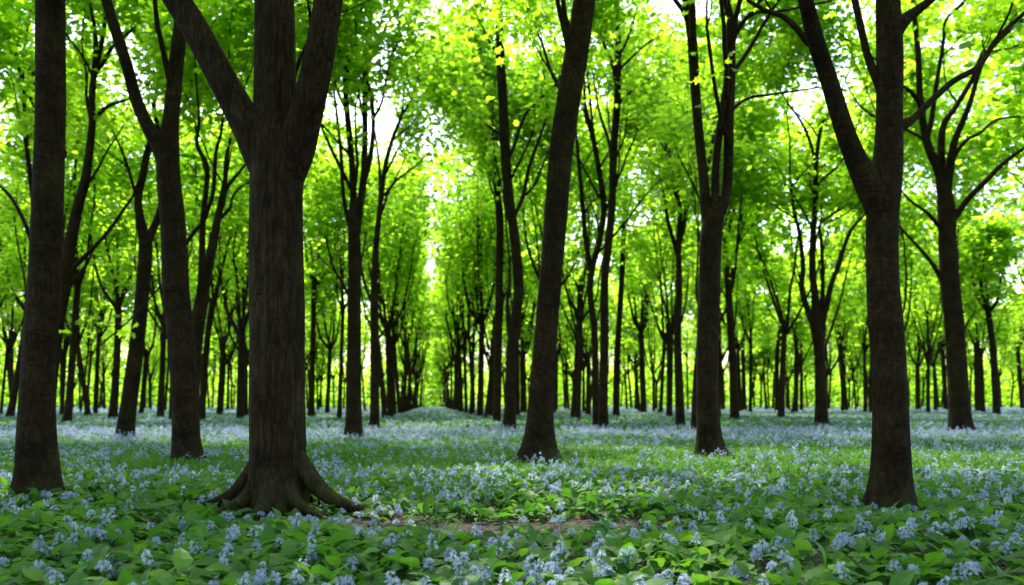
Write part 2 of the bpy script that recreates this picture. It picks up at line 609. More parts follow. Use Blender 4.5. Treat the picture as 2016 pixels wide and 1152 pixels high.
            me = crown_mesh('crown', pos - b, size, SIMPLE if d > 34 else LOBED, rng, 0.45)
            link('crown', me, root)
    N_TREES[0] += 1
    return root

# ------------------------------------------------------------------ the trees traced one by one
def Rt(az, reach, zz=0.55, r=0.10, bend=0.0, wig=0.05):
    """a root running out from the trunk foot: azimuth (0 = right, -90 = towards the camera), reach in metres"""
    out = []
    for f, z, q in ((0.10, zz, 0.8), (0.22, zz * 0.62, 1.0), (0.40, zz * 0.26, 0.85), (0.62, 0.06, 0.62), (0.82, 0.015, 0.42), (1.0, -0.05, 0.2)):
        aa = math.radians(az + bend * f * f)
        out.append([reach * f * math.cos(aa), reach * f * math.sin(aa), z, r * q])
    return out

T = build_tree
T((545, 1005), [(546, 1012, 116), (546, 960, 112), (546, 900, 109), (545, 800, 106), (545, 700, 104), (545, 560, 102), (545, 420, 100), (545, 330, 98), (544, 280, 92), (543, 220, 84), (541, 120, 80), (540, 0, 76)],
  [[(535, 350, 70), (512, 292, 74), (484, 240, 62), (440, 160, 56), (388, 65, 54), (345, -5, 52), (310, -60, 48)],
   [(560, 360, 66), (580, 300, 74), (600, 235, 64), (624, 130, 58), (646, 0, 54), (655, -70, 50)]],
  'thick root-flared trunk splitting into three heavy limbs, fissured dark bark, in pale blue flowers', seed=1, hero=2, height=17, flare=0.42, fh=0.17,
  strie=0.010, rings=0.014, mat=BARKF, leafn=5200, knots=((3.3, 0.6, 0.10, 0.10), (1.2, 4.2, 0.03, 0.05)),
  roots=[Rt(-12, 1.2, 0.66, 0.09, -8), Rt(-50, 0.78, 0.55, 0.085, 10), Rt(-88, 0.78, 0.66, 0.10, -8), Rt(-138, 0.76, 0.52, 0.085, 14), Rt(186, 0.95, 0.62, 0.09, 8), Rt(95, 0.8, 0.5, 0.1), Rt(40, 0.8, 0.5, 0.09)],
  zlow=(6, 8))
T((78, 985), [(78, 992, 78), (75, 940, 76), (72, 880, 73), (73, 800, 66), (77, 700, 63), (87, 590, 63), (92, 450, 60), (97, 300, 57), (99, 150, 55), (99, 0, 53)], [],
  'dark straight trunk with a bark knob, nearest the left edge', seed=2, hero=2, height=17, flare=0.5, fh=0.2, strie=0.003, rings=0.02,
  knots=((3.6, 0.0, 0.28, 0.045), (2.6, 5.0, 0.10, 0.04), (3.4, 5.2, 0.08, 0.03)), leafn=4600, zlow=(6, 8))
T((1755, 1005), [(1755, 1012, 78), (1755, 960, 74), (1755, 860, 68), (1752, 750, 66), (1744, 640, 65), (1738, 560, 62), (1736, 440, 63), (1742, 360, 64), (1749, 300, 56), (1751, 220, 51), (1752, 100, 50), (1749, 0, 45)],
  [[(1728, 410, 50), (1703, 350, 50), (1679, 300, 40), (1657, 240, 36), (1632, 160, 33), (1607, 85, 32), (1586, 0, 28), (1570, -70, 24)],
   [(1606, 92, 20), (1588, 80, 15), (1567, 55, 13), (1542, 33, 11), (1510, 22, 9), (1470, 0, 7)],
   [(1752, 262, 34), (1777, 246, 26), (1797, 235, 15), (1832, 200, 13), (1877, 160, 12), (1927, 130, 11), (1962, 78, 10), (2012, 30, 8), (2050, 0, 6)],
   [(1752, 75, 40), (1768, 52, 32), (1792, 30, 21), (1822, 8, 16), (1860, -25, 13)],
   [(1740, 190, 20), (1724, 150, 18), (1708, 110, 15), (1694, 50, 14), (1683, 0, 13), (1670, -60, 11)]],
  'stout Y-forked trunk with a knobbly bark ring, right of the candelabra tree', seed=3, hero=2, height=16.5, flare=0.5, fh=0.17, strie=0.003, rings=0.028,
  knots=((1.78, 2.6, 0.12, 0.05), (1.78, 3.6, 0.10, 0.05)), leafn=5200, zlow=(5.6, 7.5))
T((367, 917), [(367, 922, 60), (366, 880, 54), (364, 800, 51), (362, 740, 50), (354, 640, 50), (346, 560, 49), (340, 440, 47), (331, 350, 46), (332, 300, 42), (336, 240, 33), (342, 180, 31), (350, 100, 28), (357, 30, 25), (364, -60, 22)],
  [[(330, 340, 32), (316, 292, 34), (296, 258, 28), (270, 200, 24), (250, 130, 22), (234, 80, 22), (209, 0, 20), (195, -60, 18)]],
  'smooth V-forked trunk left of the three-limbed trunk, knot scars down its side', seed=4, hero=2, height=17, flare=0.42, fh=0.2, strie=0.003, rings=0.03,
  knots=((4.95, 5.0, 0.14, 0.06), (3.2, 4.6, 0.12, 0.05), (2.3, 5.6, 0.07, 0.04)), leafn=5500)
T((1060, 915), [(1060, 922, 66), (1061, 890, 60), (1064, 820, 52), (1070, 720, 48), (1080, 590, 46), (1092, 450, 46), (1105, 300, 46), (1119, 200, 46), (1135, 100, 46), (1151, 0, 44), (1165, -80, 40)],
  [[(1138, 90, 16), (1122, 62, 12), (1113, 35, 10), (1107, -10, 9)]],
  'bare ringed trunk leaning to the right beside the avenue', seed=5, hero=2, height=17, flare=0.6, fh=0.22, strie=0.0015, rings=0.05, leafn=10000)
T((1395, 903), [(1395, 910, 54), (1394, 870, 48), (1393, 780, 44), (1394, 660, 43), (1397, 560, 41), (1399, 470, 42), (1406, 430, 38), (1424, 400, 22), (1433, 340, 20), (1435, 250, 19), (1438, 150, 20), (1438, 50, 17), (1430, 0, 14), (1420, -60, 12)],
  [[(1397, 460, 28), (1390, 410, 24), (1385, 350, 20), (1375, 250, 19), (1367, 150, 19), (1362, 75, 19), (1351, 0, 17), (1343, -60, 15)],
   [(1408, 440, 20), (1408, 390, 17), (1409, 335, 15), (1415, 270, 15), (1422, 220, 13), (1430, 160, 12)],
   [(1438, 150, 12), (1450, 133, 9), (1473, 100, 8), (1508, 40, 7), (1540, -10, 5)],
   [(1436, 225, 9), (1450, 208, 7), (1478, 192, 6), (1510, 187, 5), (1560, 180, 4), (1615, 172, 3)],
   [(1363, 80, 12), (1364, 40, 13), (1362, -10, 12), (1362, -60, 10)],
   [(1438, 70, 10), (1455, 48, 7), (1490, 25, 6), (1512, 25, 5)]],
  'tall trunk splitting into three slender upright stems, right of the leaning trunk', seed=6, hero=2, height=17, flare=0.55, fh=0.2, strie=0.002, rings=0.03,
  knots=((4.0, 4.7, 0.10, 0.05), (2.7, 1.0, 0.05, 0.06)), leafn=7500)
T((247, 868), [(247, 873, 34), (250, 830, 31), (265, 710, 29), (279, 590, 27), (287, 490, 27), (280, 450, 20), (272, 395, 15), (283, 335, 14), (293, 290, 12), (309, 252, 9), (303, 205, 8), (312, 155, 6), (300, 100, 4)],
  [[(287, 485, 18), (300, 455, 16), (312, 425, 13), (322, 370, 11), (318, 300, 9), (330, 230, 7)]],
  'slim trunk curving right, forked, just left of the smooth V-forked trunk', seed=7, hero=1, height=15, leafn=6000, fh=0.25, flare=0.3)
T((93, 872), [(93, 876, 30), (98, 760, 27), (115, 630, 25), (128, 560, 24), (138, 480, 22), (155, 400, 20), (169, 350, 18), (181, 250, 14), (181, 190, 13), (188, 105, 10), (187, 60, 8), (178, 10, 6)],
  [[(183, 165, 10), (192, 125, 9), (204, 65, 8), (208, 20, 6)],
   [(188, 140, 9), (200, 128, 8), (222, 92, 7), (247, 70, 6), (275, 45, 6), (317, 0, 4)],
   [(180, 240, 9), (192, 228, 8), (215, 208, 7), (252, 196, 4)],
   [(132, 545, 12), (150, 522, 10), (187, 485, 8), (216, 452, 7), (262, 386, 5)],
   [(130, 570, 9), (150, 548, 8), (172, 518, 6), (182, 495, 3)]],
  'winding trunk half hidden behind the left edge trunk, one long bough to its right', seed=8, hero=1, height=15, leafn=6000)
T((70, 862), [(70, 866, 24), (70, 700, 20), (69, 520, 15), (66, 400, 11), (55, 310, 9), (48, 210, 7), (45, 120, 4)],
  [[(69, 510, 10), (58, 462, 9), (40, 420, 8), (20, 386, 7), (-8, 358, 5)],
   [(70, 240, 7), (66, 205, 7), (48, 176, 7), (35, 125, 5)],
   [(70, 190, 10), (66, 146, 9), (38, 120, 9), (7, 75, 7), (22, 28, 6), (24, -20, 4)]],
  'slender crooked tree directly behind the left edge trunk, boughs reaching left', seed=9, hero=1, height=14, leafn=5500)
T((375, 876), [(375, 880, 32), (377, 770, 30), (383, 680, 29), (395, 600, 26), (409, 530, 20), (425, 450, 16), (442, 360, 10), (445, 320, 9), (452, 280, 7), (458, 255, 4)],
  [[(390, 620, 16), (396, 555, 14), (398, 480, 12), (400, 425, 11), (408, 335, 10), (388, 285, 8), (392, 240, 6), (388, 180, 4)],
   [(400, 440, 9), (412, 405, 8), (420, 375, 8), (425, 300, 7), (434, 268, 6), (440, 222, 4)],
   [(440, 385, 8), (452, 362, 7), (468, 343, 6), (487, 318, 4)],
   [(432, 430, 8), (452, 412, 7), (459, 385, 5), (475, 368, 4), (492, 358, 3)],
   [(398, 440, 8), (384, 455, 8), (366, 480, 7), (362, 500, 4)]],
  'right-leaning tree emerging from behind the smooth V-forked trunk, crooked bare boughs', seed=10, hero=1, height=14, leafn=5500)
T((695, 868), [(695, 873, 38), (696, 820, 31), (697, 700, 28), (697, 600, 27), (698, 490, 26), (694, 430, 18), (696, 390, 14), (691, 300, 12), (681, 190, 11), (684, 135, 9), (691, 90, 7), (706, 35, 5)],
  [[(699, 470, 18), (707, 415, 16), (716, 350, 14), (718, 280, 12), (719, 200, 12), (724, 100, 10), (734, 0, 7), (745, -60, 6)],
   [(716, 360, 11), (729, 310, 10), (735, 240, 8), (728, 175, 7), (708, 130, 5), (700, 90, 4)],
   [(688, 445, 9), (676, 385, 8), (671, 300, 7), (659, 190, 5), (650, 120, 4)],
   [(690, 370, 8), (666, 322, 7), (646, 280, 6), (628, 238, 4)],
   [(688, 585, 7), (672, 553, 6), (656, 525, 5), (640, 465, 3)],
   [(734, 235, 6), (752, 200, 5), (768, 120, 5), (790, 70, 3)]],
  'upright tree with many slender vertical stems, foremost of the left avenue row', seed=11, hero=1, height=16, leafn=6500, flare=0.45, fh=0.3)
T((737, 851), [(737, 855, 20), (738, 750, 18), (737, 620, 16), (737, 560, 14), (741, 475, 12), (749, 400, 10), (759, 325, 9), (776, 265, 7), (791, 225, 5), (799, 155, 4), (824, 95, 3)],
  [[(748, 405, 7), (748, 350, 6), (745, 310, 5), (738, 260, 4)],
   [(757, 385, 6), (778, 358, 5), (794, 345, 4), (826, 320, 3)],
   [(788, 230, 5), (803, 208, 5), (812, 190, 4), (820, 160, 3)],
   [(737, 600, 7), (722, 572, 6), (712, 530, 5), (705, 470, 3)]],
  'slim straight-trunked tree arching right at the top, second in the left avenue row', seed=12, hero=1, height=15, leafn=5500)
T((1003, 853), [(1003, 857, 27), (1005, 780, 23), (1008, 690, 23), (1015, 630, 20), (1021, 560, 20), (1012, 460, 20), (1003, 400, 21), (995, 300, 20), (990, 200, 19), (985, 100, 17), (981, 0, 15), (978, -60, 13)],
  [[(1008, 680, 12), (1001, 640, 9), (999, 590, 7), (1004, 540, 5), (1000, 480, 4)],
   [(1004, 440, 10), (1015, 420, 8), (1030, 385, 8), (1043, 325, 7), (1073, 240, 6), (1076, 205, 4)],
   [(996, 320, 8), (1009, 296, 7), (1028, 240, 6), (1044, 214, 6), (1105, 155, 4)],
   [(1025, 390, 6), (1048, 370, 5), (1073, 315, 4)]],
  'tall slightly bowed tree just left of the leaning trunk, first of the right avenue row', seed=13, hero=1, height=16.5, leafn=6000, flare=0.35, fh=0.25)
T((978, 837), [(978, 840, 17), (980, 720, 16), (982, 600, 16), (984, 450, 15), (979, 375, 14), (976, 325, 13), (971, 225, 11), (964, 190, 9), (954, 125, 7), (934, 75, 6), (915, 10, 4)],
  [[(976, 370, 8), (968, 345, 7), (954, 300, 6), (939, 225, 6), (924, 170, 5), (909, 122, 3)],
   [(975, 290, 8), (966, 240, 7), (957, 160, 6), (945, 90, 5), (930, 20, 4)],
   [(980, 300, 6), (973, 270, 5), (960, 225, 4), (910, 200, 3), (880, 180, 2)]],
  'thin straight tree with long boughs over the avenue, second in the right avenue row', seed=14, hero=1, height=16, leafn=5500)
T((1187, 850), [(1187, 854, 22), (1188, 780, 18), (1190, 680, 17), (1190, 560, 16), (1198, 480, 16), (1205, 400, 15), (1208, 300, 15), (1215, 200, 14), (1217, 100, 13), (1213, 0, 11), (1210, -60, 9)],
  [[(1214, 170, 9), (1206, 128, 7), (1190, 90, 6), (1177, 58, 6), (1172, 20, 4)],
   [(1217, 110, 7), (1227, 95, 6), (1240, 65, 5), (1254, 20, 4)],
   [(1205, 310, 7), (1196, 270, 6), (1180, 220, 5), (1170, 160, 3)],
   [(1212, 80, 7), (1200, 38, 6), (1186, 0, 5)]],
  'tall sinuous trunk standing against a thinner curved one, right of the leaning trunk', seed=15, hero=1, height=16.5, leafn=6000)
T((1174, 847), [(1174, 851, 15), (1172, 740, 13), (1170, 650, 13), (1162, 580, 12), (1166, 530, 12), (1180, 475, 12), (1189, 410, 12), (1180, 340, 11), (1165, 260, 9), (1153, 212, 7), (1150, 155, 5)],
  [[(1164, 540, 11), (1153, 470, 10), (1144, 370, 8), (1136, 285, 6)],
   [(1172, 300, 6), (1160, 180, 5), (1153, 120, 4)],
   [(1186, 430, 6), (1200, 395, 5), (1212, 360, 4)]],
  'thin S-curved trunk pressed against the left of the tall sinuous trunk', seed=16, hero=1, height=14, leafn=5000)
T((1617, 843), [(1617, 847, 28), (1616, 790, 23), (1613, 700, 20), (1608, 640, 22), (1604, 580, 14), (1600, 540, 13), (1600, 475, 12), (1605, 400, 11), (1607, 320, 9), (1617, 250, 7), (1633, 220, 4)],
  [[(1606, 650, 14), (1590, 610, 12), (1578, 565, 11), (1581, 525, 9), (1574, 460, 8), (1562, 410, 6), (1556, 350, 4)],
   [(1610, 650, 14), (1626, 608, 12), (1636, 562, 10), (1652, 520, 9), (1672, 460, 7), (1702, 422, 4)],
   [(1614, 625, 10), (1620, 565, 8), (1617, 475, 7), (1614, 444, 6), (1642, 420, 5), (1690, 393, 4)],
   [(1605, 380, 7), (1618, 355, 6), (1647, 330, 5), (1664, 305, 4)],
   [(1607, 330, 7), (1595, 280, 6), (1577, 240, 5), (1542, 190, 3)]],
  'candelabra-shaped tree branching low into several upright arms', seed=17, hero=1, height=17, leafn=9000, flare=0.35, fh=0.3)
T((1888, 856), [(1888, 861, 42), (1888, 820, 40), (1886, 750, 39), (1879, 640, 36), (1870, 560, 35), (1866, 480, 33), (1862, 400, 32), (1852, 350, 22), (1846, 330, 20), (1825, 280, 16), (1812, 200, 13), (1807, 100, 11), (1797, 0, 9)],
  [[(1860, 390, 20), (1853, 320, 16), (1857, 250, 13), (1882, 210, 11), (1912, 160, 10), (1930, 118, 8), (1984, 55, 6), (2020, 0, 5)],
   [(1826, 270, 10), (1834, 235, 10), (1842, 175, 9), (1857, 85, 7), (1862, 40, 6), (1894, 10, 4)],
   [(1862, 390, 20), (1868, 340, 18), (1879, 280, 14), (1897, 235, 12), (1912, 195, 10), (1932, 130, 8), (1962, 85, 7), (2014, 38, 5)],
   [(1878, 310, 9), (1890, 290, 8), (1908, 272, 7), (1932, 260, 6), (1962, 236, 5), (2020, 228, 4)],
   [(1868, 440, 17), (1882, 424, 14), (1907, 390, 12), (1942, 355, 11), (1977, 320, 9), (2020, 290, 7), (2060, 268, 5)],
   [(1870, 580, 12), (1856, 553, 10), (1832, 515, 8), (1802, 480, 6), (1765, 440, 4)],
   [(1858, 455, 10), (1844, 440, 9), (1826, 420, 7), (1792, 395, 5), (1770, 370, 3)],
   [(1818, 225, 11), (1808, 200, 10), (1792, 180, 8), (1772, 166, 5)]],
  'broad tree with many spreading boughs, right of the Y-forked trunk', seed=18, hero=1, height=17.5, leafn=10000, flare=0.3, fh=0.3)
T((1340, 844), [(1340, 848, 20), (1337, 760, 17), (1334, 660, 14), (1337, 560, 13), (1336, 480, 11), (1338, 415, 10), (1326, 360, 8), (1308, 270, 7), (1288, 235, 5), (1258, 165, 4)],
  [[(1334, 500, 9), (1316, 440, 8), (1310, 400, 6), (1300, 350, 4)],
   [(1338, 420, 8), (1334, 360, 7), (1344, 300, 6), (1353, 225, 4)],
   [(1336, 490, 8), (1346, 450, 7), (1356, 400, 6), (1370, 355, 4)]],
  'mid-distance tree with wandering upper stems, just left of the three-stemmed trunk', seed=19, hero=1, height=16.5, leafn=5000)
T((1369, 858), [(1369, 861, 18), (1371, 760, 15), (1378, 660, 13), (1380, 560, 12), (1384, 480, 10)], [],
  'slim trunk almost hidden behind the three-stemmed trunk', seed=20, hero=1, height=16.5, leafn=5000)
T((1447, 832), [(1447, 835, 19), (1443, 720, 16), (1437, 620, 14), (1433, 560, 12), (1428, 490, 9), (1440, 430, 7)],
  [[(1434, 575, 8), (1445, 520, 7), (1458, 450, 6), (1462, 380, 4)], [(1428, 640, 5), (1418, 612, 4), (1412, 580, 3)]],
  'leaning mid-distance trunk seen just right of the three-stemmed trunk', seed=21, hero=1, height=16.5, leafn=4500)
T((1213, 824), [(1213, 827, 14), (1214, 740, 13), (1217, 660, 12), (1223, 570, 11), (1228, 450, 10), (1233, 330, 9), (1224, 280, 6), (1215, 230, 4)],
  [[(1232, 340, 8), (1238, 300, 8), (1250, 240, 7), (1253, 175, 6), (1273, 145, 5), (1297, 82, 3)],
   [(1238, 300, 6), (1256, 250, 5), (1285, 215, 4), (1310, 185, 3)]],
  'thin upright tree with a zigzag top, right of the tall sinuous trunk', seed=22, hero=1, height=16.5, leafn=4500)

T((548, 903), [(548, 907, 52), (547, 860, 44), (546, 700, 42), (543, 400, 40), (541, 200, 38), (540, 0, 34), (540, -80, 30)], [],  # not traced: unseen tree added so its crown shades the near ground
  'added straight dark trunk unseen behind the three-limbed trunk, crown shading the ground', seed=23, hero=1, height=17, leafn=6000, zlow=(8.2, 9.5), trunk_twigs=True)

# ------------------------------------------------------------------ the other trees one can see, then the deep wood
LM = [(97, 'the left edge trunk'), (350, 'the V-forked trunk'), (545, 'the three-limbed trunk'), (697, 'the first avenue tree'),
      (1000, 'the bowed avenue tree'), (1075, 'the leaning trunk'), (1395, 'the three-stemmed trunk'), (1612, 'the candelabra tree'), (1750, 'the Y-forked trunk'), (1880, 'the spreading tree')]
ORD = 'first second third fourth fifth sixth seventh eighth ninth tenth eleventh twelfth thirteenth fourteenth fifteenth sixteenth seventeenth eighteenth nineteenth twentieth twenty-first twenty-second'.split()

def span(px):
    k = sum(1 for x, _ in LM if x < px)
    if k == 0:
        return 'left of ' + LM[0][1]
    if k == len(LM):
        return 'right of ' + LM[-1][1]
    return 'between %s and %s' % (LM[k - 1][1], LM[k][1])

# base x, base y, width, then optional (x, y) the stem passes through
MID = [(18, 826, 14, (38, 690), (48, 600)), (3, 821, 6, (18, 690)), (120, 817, 8, (130, 650)), (132, 838, 15, (143, 660), (152, 560)), (159, 816, 4), (168, 816, 6, (178, 700)), (187, 819, 9, (196, 660)), (194, 807, 5),
       (221, 828, 16, (228, 690), (230, 600)), (278, 818, 10, (288, 700)), (297, 811, 4), (317, 826, 13, (321, 700)), (334, 835, 9, (336, 700)), (397, 832, 14, (408, 680), (420, 600)),
       (411, 807, 4), (418, 807, 3), (435, 817, 9, (440, 720)), (449, 810, 6), (458, 811, 3), (473, 831, 14, (475, 650)), (484, 809, 4), (614, 825, 12, (617, 690), (620, 560)), (627, 812, 4),
       (644, 817, 9, (650, 700)), (658, 807, 4), (668, 830, 9, (672, 700)), (677, 808, 4), (718, 813, 4), (1031, 816, 13, (1029, 700)), (1044, 810, 4), (1112, 808, 4), (1119, 809, 5, (1114, 690)),
       (1128, 827, 12, (1137, 690), (1142, 560)), (1139, 836, 9, (1143, 700)), (1150, 806, 3), (1159, 812, 6), (1234, 810, 5), (1243, 807, 5), (1252, 810, 6), (1258, 813, 7), (1267, 816, 12, (1262, 650)),
       (1287, 815, 6), (1300, 818, 8, (1307, 690)), (1317, 826, 12, (1320, 680)), (1354, 812, 4, (1352, 700)), (1424, 811, 8), (1465, 811, 9, (1462, 690)), (1477, 806, 3), (1485, 806, 3), (1497, 806, 3), (1508, 809, 6),
       (1514, 806, 4), (1522, 808, 5), (1531, 814, 10, (1530, 700), (1538, 640)), (1549, 806, 4), (1567, 815, 9, (1568, 640)), (1580, 806, 4), (1591, 805, 3), (1631, 808, 5), (1663, 813, 12, (1654, 690), (1643, 600)),
       (1678, 804, 3), (1689, 804, 4), (1704, 808, 8, (1702, 690)), (1714, 805, 5), (1790, 805, 4), (1808, 810, 8, (1807, 720)), (1818, 804, 4), (1848, 806, 4, (1838, 700)), (1854, 806, 4), (1862, 810, 9, (1857, 690)),
       (1910, 808, 4), (1926, 813, 14, (1922, 690), (1919, 600)), (1964, 820, 14, (1956, 690), (1947, 610)), (1971, 806, 4), (1991, 805, 4), (2013, 808, 9, (2004, 690))]
ROWL = [(757, 827, 11), (768, 825, 11), (777, 822, 9), (787, 819, 9), (796, 816, 8), (804, 813, 7), (811, 810, 6), (817, 808, 5), (822, 806, 4), (826, 804.5, 4), (829, 803.6, 3.5), (832, 803, 3), (792, 817.5, 7), (800, 814.5, 6), (808, 811.5, 5), (814, 809, 5), (820, 807, 4), (772, 824, 7)]
ROWR = [(966, 826, 8), (957, 826.5, 9), (945, 825, 14), (927, 820, 8), (918, 818, 8), (908, 815, 10), (898, 812, 7), (892, 810, 6), (887, 808.5, 5), (881, 806.5, 5), (877, 805, 4), (873, 804, 4), (870, 803.5, 3.5), (867, 803, 3), (903, 813.5, 6), (884, 807.5, 5), (889, 809.3, 5), (895, 811.5, 5), (932, 821, 7)]

def plain_tree(px, py, wd, via, label, group, seed, leafn=2600, height=None, name='tree'):
    if group.endswith('avenue'):
        wd *= 0.9
    rng = np.random.default_rng(seed)
    d = dist(py)
    height = height or rng.uniform(15, 18)
    zf = rng.uniform(3.8, 6.6)
    yf = HOR - (zf - EYE) / d * F
    pts = [(px, py + 1, wd * 1.12), (px, py - 3, wd * 1.02)]
    lx, ly = px, py
    for vx, vy in via:
        pts.append((vx, vy, wd * (0.95 - 0.0006 * (py - vy))))
        lx, ly = vx, vy
    if ly > yf + 15:
        drift = rng.normal(0, 0.35) / d * F if not via else (lx - px) / max(py - ly, 1) * (ly - yf) * 0.6
        pts.append((lx + drift, yf, wd * 0.82))
        lx, ly = lx + drift, yf
    zt = EYE + (HOR - ly) / F * d
    # the stem splits into 2-4 upright leaders
    n = rng.choice([3, 3, 4, 5])
    limbs = []
    for k in range(n):
        sx = (k - (n - 1) / 2) / max(1, n - 1) * 2 + rng.normal(0, 0.35)
        ln = rng.uniform(2.6, 4.4)
        pw = wd * rng.uniform(0.4, 0.6)
        row = [(lx, ly + 0.25 / d * F, pw * 1.2)]
        for t, q in ((0.25, 0.55), (0.6, 0.85), (1.0, 1.0)):
            row.append((lx + sx * q * 0.62 * ln * 0.45 / d * F + rng.normal(0, 0.06) / d * F, ly - t * ln / d * F, pw * (1 - 0.35 * t)))
        limbs.append(row)
    pts.append((lx + rng.normal(0, 0.1) / d * F, ly - 0.5 / d * F, wd * 0.45))
    return build_tree((px, py), pts, limbs, label, group=group, seed=seed, hero=0, height=height, leafn=leafn, zlow=(6.0, 10.0) if group.endswith('avenue') and d < 120 else (2.8, 5.0) if d > 112 else (4.6, 7.5) if d > 82 else (6.6, 10.0),
                      trunk_twigs=True, rings=0.02, flare=0.45, fh=0.3, dens=0.9 if d < 70 else 0.6, name=name)

sp = {}
for k, m in enumerate(sorted(MID)):
    sp.setdefault(span(m[0]), []).append(m)
sd_ = 100
for s, ms in sp.items():
    for k, m in enumerate(ms):
        sd_ += 1
        lab = '%s slim trunk from the left %s' % (ORD[k], s) if len(ms) > 1 else 'single slim trunk %s' % s
        plain_tree(m[0], m[1], m[2], m[3:], lab, 'slim trunks in the middle distance', sd_, leafn=5200 if dist(m[1]) < 80 else 2600)
for k, m in enumerate(sorted(ROWL, key=lambda q: -q[1])):
    sd_ += 1
    plain_tree(*m, (), '%s trunk in the left avenue row, counted from the front' % ORD[k + 2], 'trees lining the avenue', sd_, leafn=2700, height=17.5)
for k, m in enumerate(sorted(ROWR, key=lambda q: -q[1])):
    sd_ += 1
    plain_tree(*m, (), '%s trunk in the right avenue row, counted from the front' % ORD[k + 2], 'trees lining the avenue', sd_, leafn=2700, height=17.5)

# the deep wood: one of each kind built here, then copied
rng = np.random.default_rng(77)
protos = []
for k in range(7):
    r = plain_tree(1008, HOR + F / 95.0, 6.4, (), 'x', 'x', 500 + k, leafn=3600, height=15.5 + k % 3)
    protos.append(r)
    ROOTS_ALL.pop()
def copy_tree(src, loc, rz, sc, label, group):
    r = src.copy()
    C.objects.link(r)
    r.location = loc
    r.rotation_euler = (0, 0, rz)
    r.scale = (sc, sc, sc)
    r['label'] = label
    r['group'] = group
    for ch in src.children:
        c = ch.copy()
        C.objects.link(c)
        c.parent = r
    return r
placed = [(x, y) for x, y, _ in ROOTS_ALL]
used = set()
def put_far(x, y, label, group, sc=None, src=None):
    k = int(rng.integers(0, 7)) if src is None else src
    sc = sc or rng.uniform(0.85, 1.15)
    if k not in used:
        used.add(k)
        r = protos[k]
        r.location = (x, y, 0)
        r.rotation_euler = (0, 0, rng.uniform(0, 6.28))
        r['label'] = label
        r['group'] = group
    else:
        copy_tree(protos[k], (x, y, 0), rng.uniform(0, 6.28), sc, label, group)
    placed.append((x, y))
tries = n = 0
while n < 144 and tries < 20000:
    tries += 1
    y = 50 + 145 * rng.random() ** 1.05
    x = rng.uniform(-0.66, 0.66) * y
    if abs(x - xc(y)) < 4.7:
        continue
    if min((x - u) ** 2 + (y - v) ** 2 for u, v in placed) < (4.2 if y < 90 else 4.8) ** 2:
        continue
    px = CX + F * x / y
    put_far(x, y, 'thin distant trunk ' + (span(px) if 0 <= px <= 2016 else 'deep in the wood, outside the view'), 'far trunks deep in the wood')
    n += 1
# trees beside and behind the viewer, which shade the place
for x, y in ((-11, 12), (-15, 22), (-24, 33), (12, 12), (15, 19), (19, 27), (18.2, 31), (-6.5, 0), (-3, -6), (4, -5), (7.5, 1), (0, -13), (-9, -8), (10, -9)):
    put_far(x, y, 'dark tree standing beside or behind the viewer', 'trees around the viewer', rng.uniform(0.95, 1.1))

for q, (px, d, what) in enumerate(((1757, 45, 'the Y-forked trunk'), (1884, 46, 'the spreading tree'), (1398, 41, 'the three-stemmed trunk'), (76, 39, 'the left edge trunk'), (545, 38, 'the three-limbed trunk'), (1073, 44, 'the leaning trunk'))):
    plain_tree(px, HOR + F / d, 12, (), 'tall trunk hidden straight behind ' + what, 'trees behind the front trunks', 900 + q, leafn=7000, height=18)

# ------------------------------------------------------------------ far edge of the wood, one leafy mass
def far_woods():
    rng = np.random.default_rng(5)
    n = 100000
    y = rng.uniform(190, 245, n)
    x = rng.uniform(-0.75, 0.75, n) * y
    z = 17 * rng.random(n) ** 0.9
    top = 12 + 4 * np.sin(x * 0.21) + 2.5 * np.sin(x * 0.57 + y * 0.3)
    k = z < top
    pos = np.stack([x, y, z], -1)[k]
    pos += rng.normal(0, 0.5, pos.shape)
    pos[:, 2] = np.abs(pos[:, 2]) + 0.1
    n = len(pos)
    R = rot_mats(rng.uniform(0, 6.28, n), rng.normal(0.3, 0.6, n), rng.normal(0, 0.6, n))
    v, l, t, f = scatter(SIMPLE, [list(range(6))], R, pos, rng.uniform(0.6, 1.3, n))
    o = link('far_woods', make_mesh('far_woods', v, l, t, LEAF, False, np.clip(rng.normal(0.4, 0.2, n), 0, 1)))
    o['kind'] = 'stuff'
    o['label'] = 'bright green leafy edge of the wood far behind all trunks'
far_woods()

# ------------------------------------------------------------------ ground plants
def ovate():
    """one leaf blade with a folded midrib, length 1 along +y, drooping tip"""
    V, Fc = [], []
    for i, (t, wd) in enumerate(((0, 0.05), (0.22, 0.27), (0.48, 0.33), (0.76, 0.2), (1.0, 0.01))):
        dr = 0.10 * math.sin(t * 2.6) - 0.16 * t * t
        for s in (-1, 0, 1):
            V.append((s * wd, t, dr + (0.07 * wd / 0.3 if s else 0)))
    for i in range(4):
        for j in range(2):
            a = i * 3 + j
            Fc.append([a, a + 1, a + 4, a + 3])
    k = len(V)                                      # leaf stalk down to the ground
    V += [(-0.018, 0.0, 0), (0.018, 0.0, 0), (0.012, -0.55, -0.75), (-0.012, -0.55, -0.75)]
    Fc.append([k, k + 1, k + 2, k + 3])
    return np.array(V), Fc
OVATE = ovate()
BLADE = (np.array([(-0.5, 0, 0), (0.5, 0, 0), (0.42, 0.35, 0.5), (-0.42, 0.35, 0.5), (0, 0.8, 0.75)]) * np.array([0.16, 0.7, 1.2]), [[0, 1, 2, 3], [3, 2, 4]])
GRASS = (np.array([(-0.045, 0, 0), (0.045, 0, 0), (0.04, 0.2, 0.6), (-0.04, 0.2, 0.6), (0, 0.62, 1.0)]), [[0, 1, 2, 3], [3, 2, 4]])
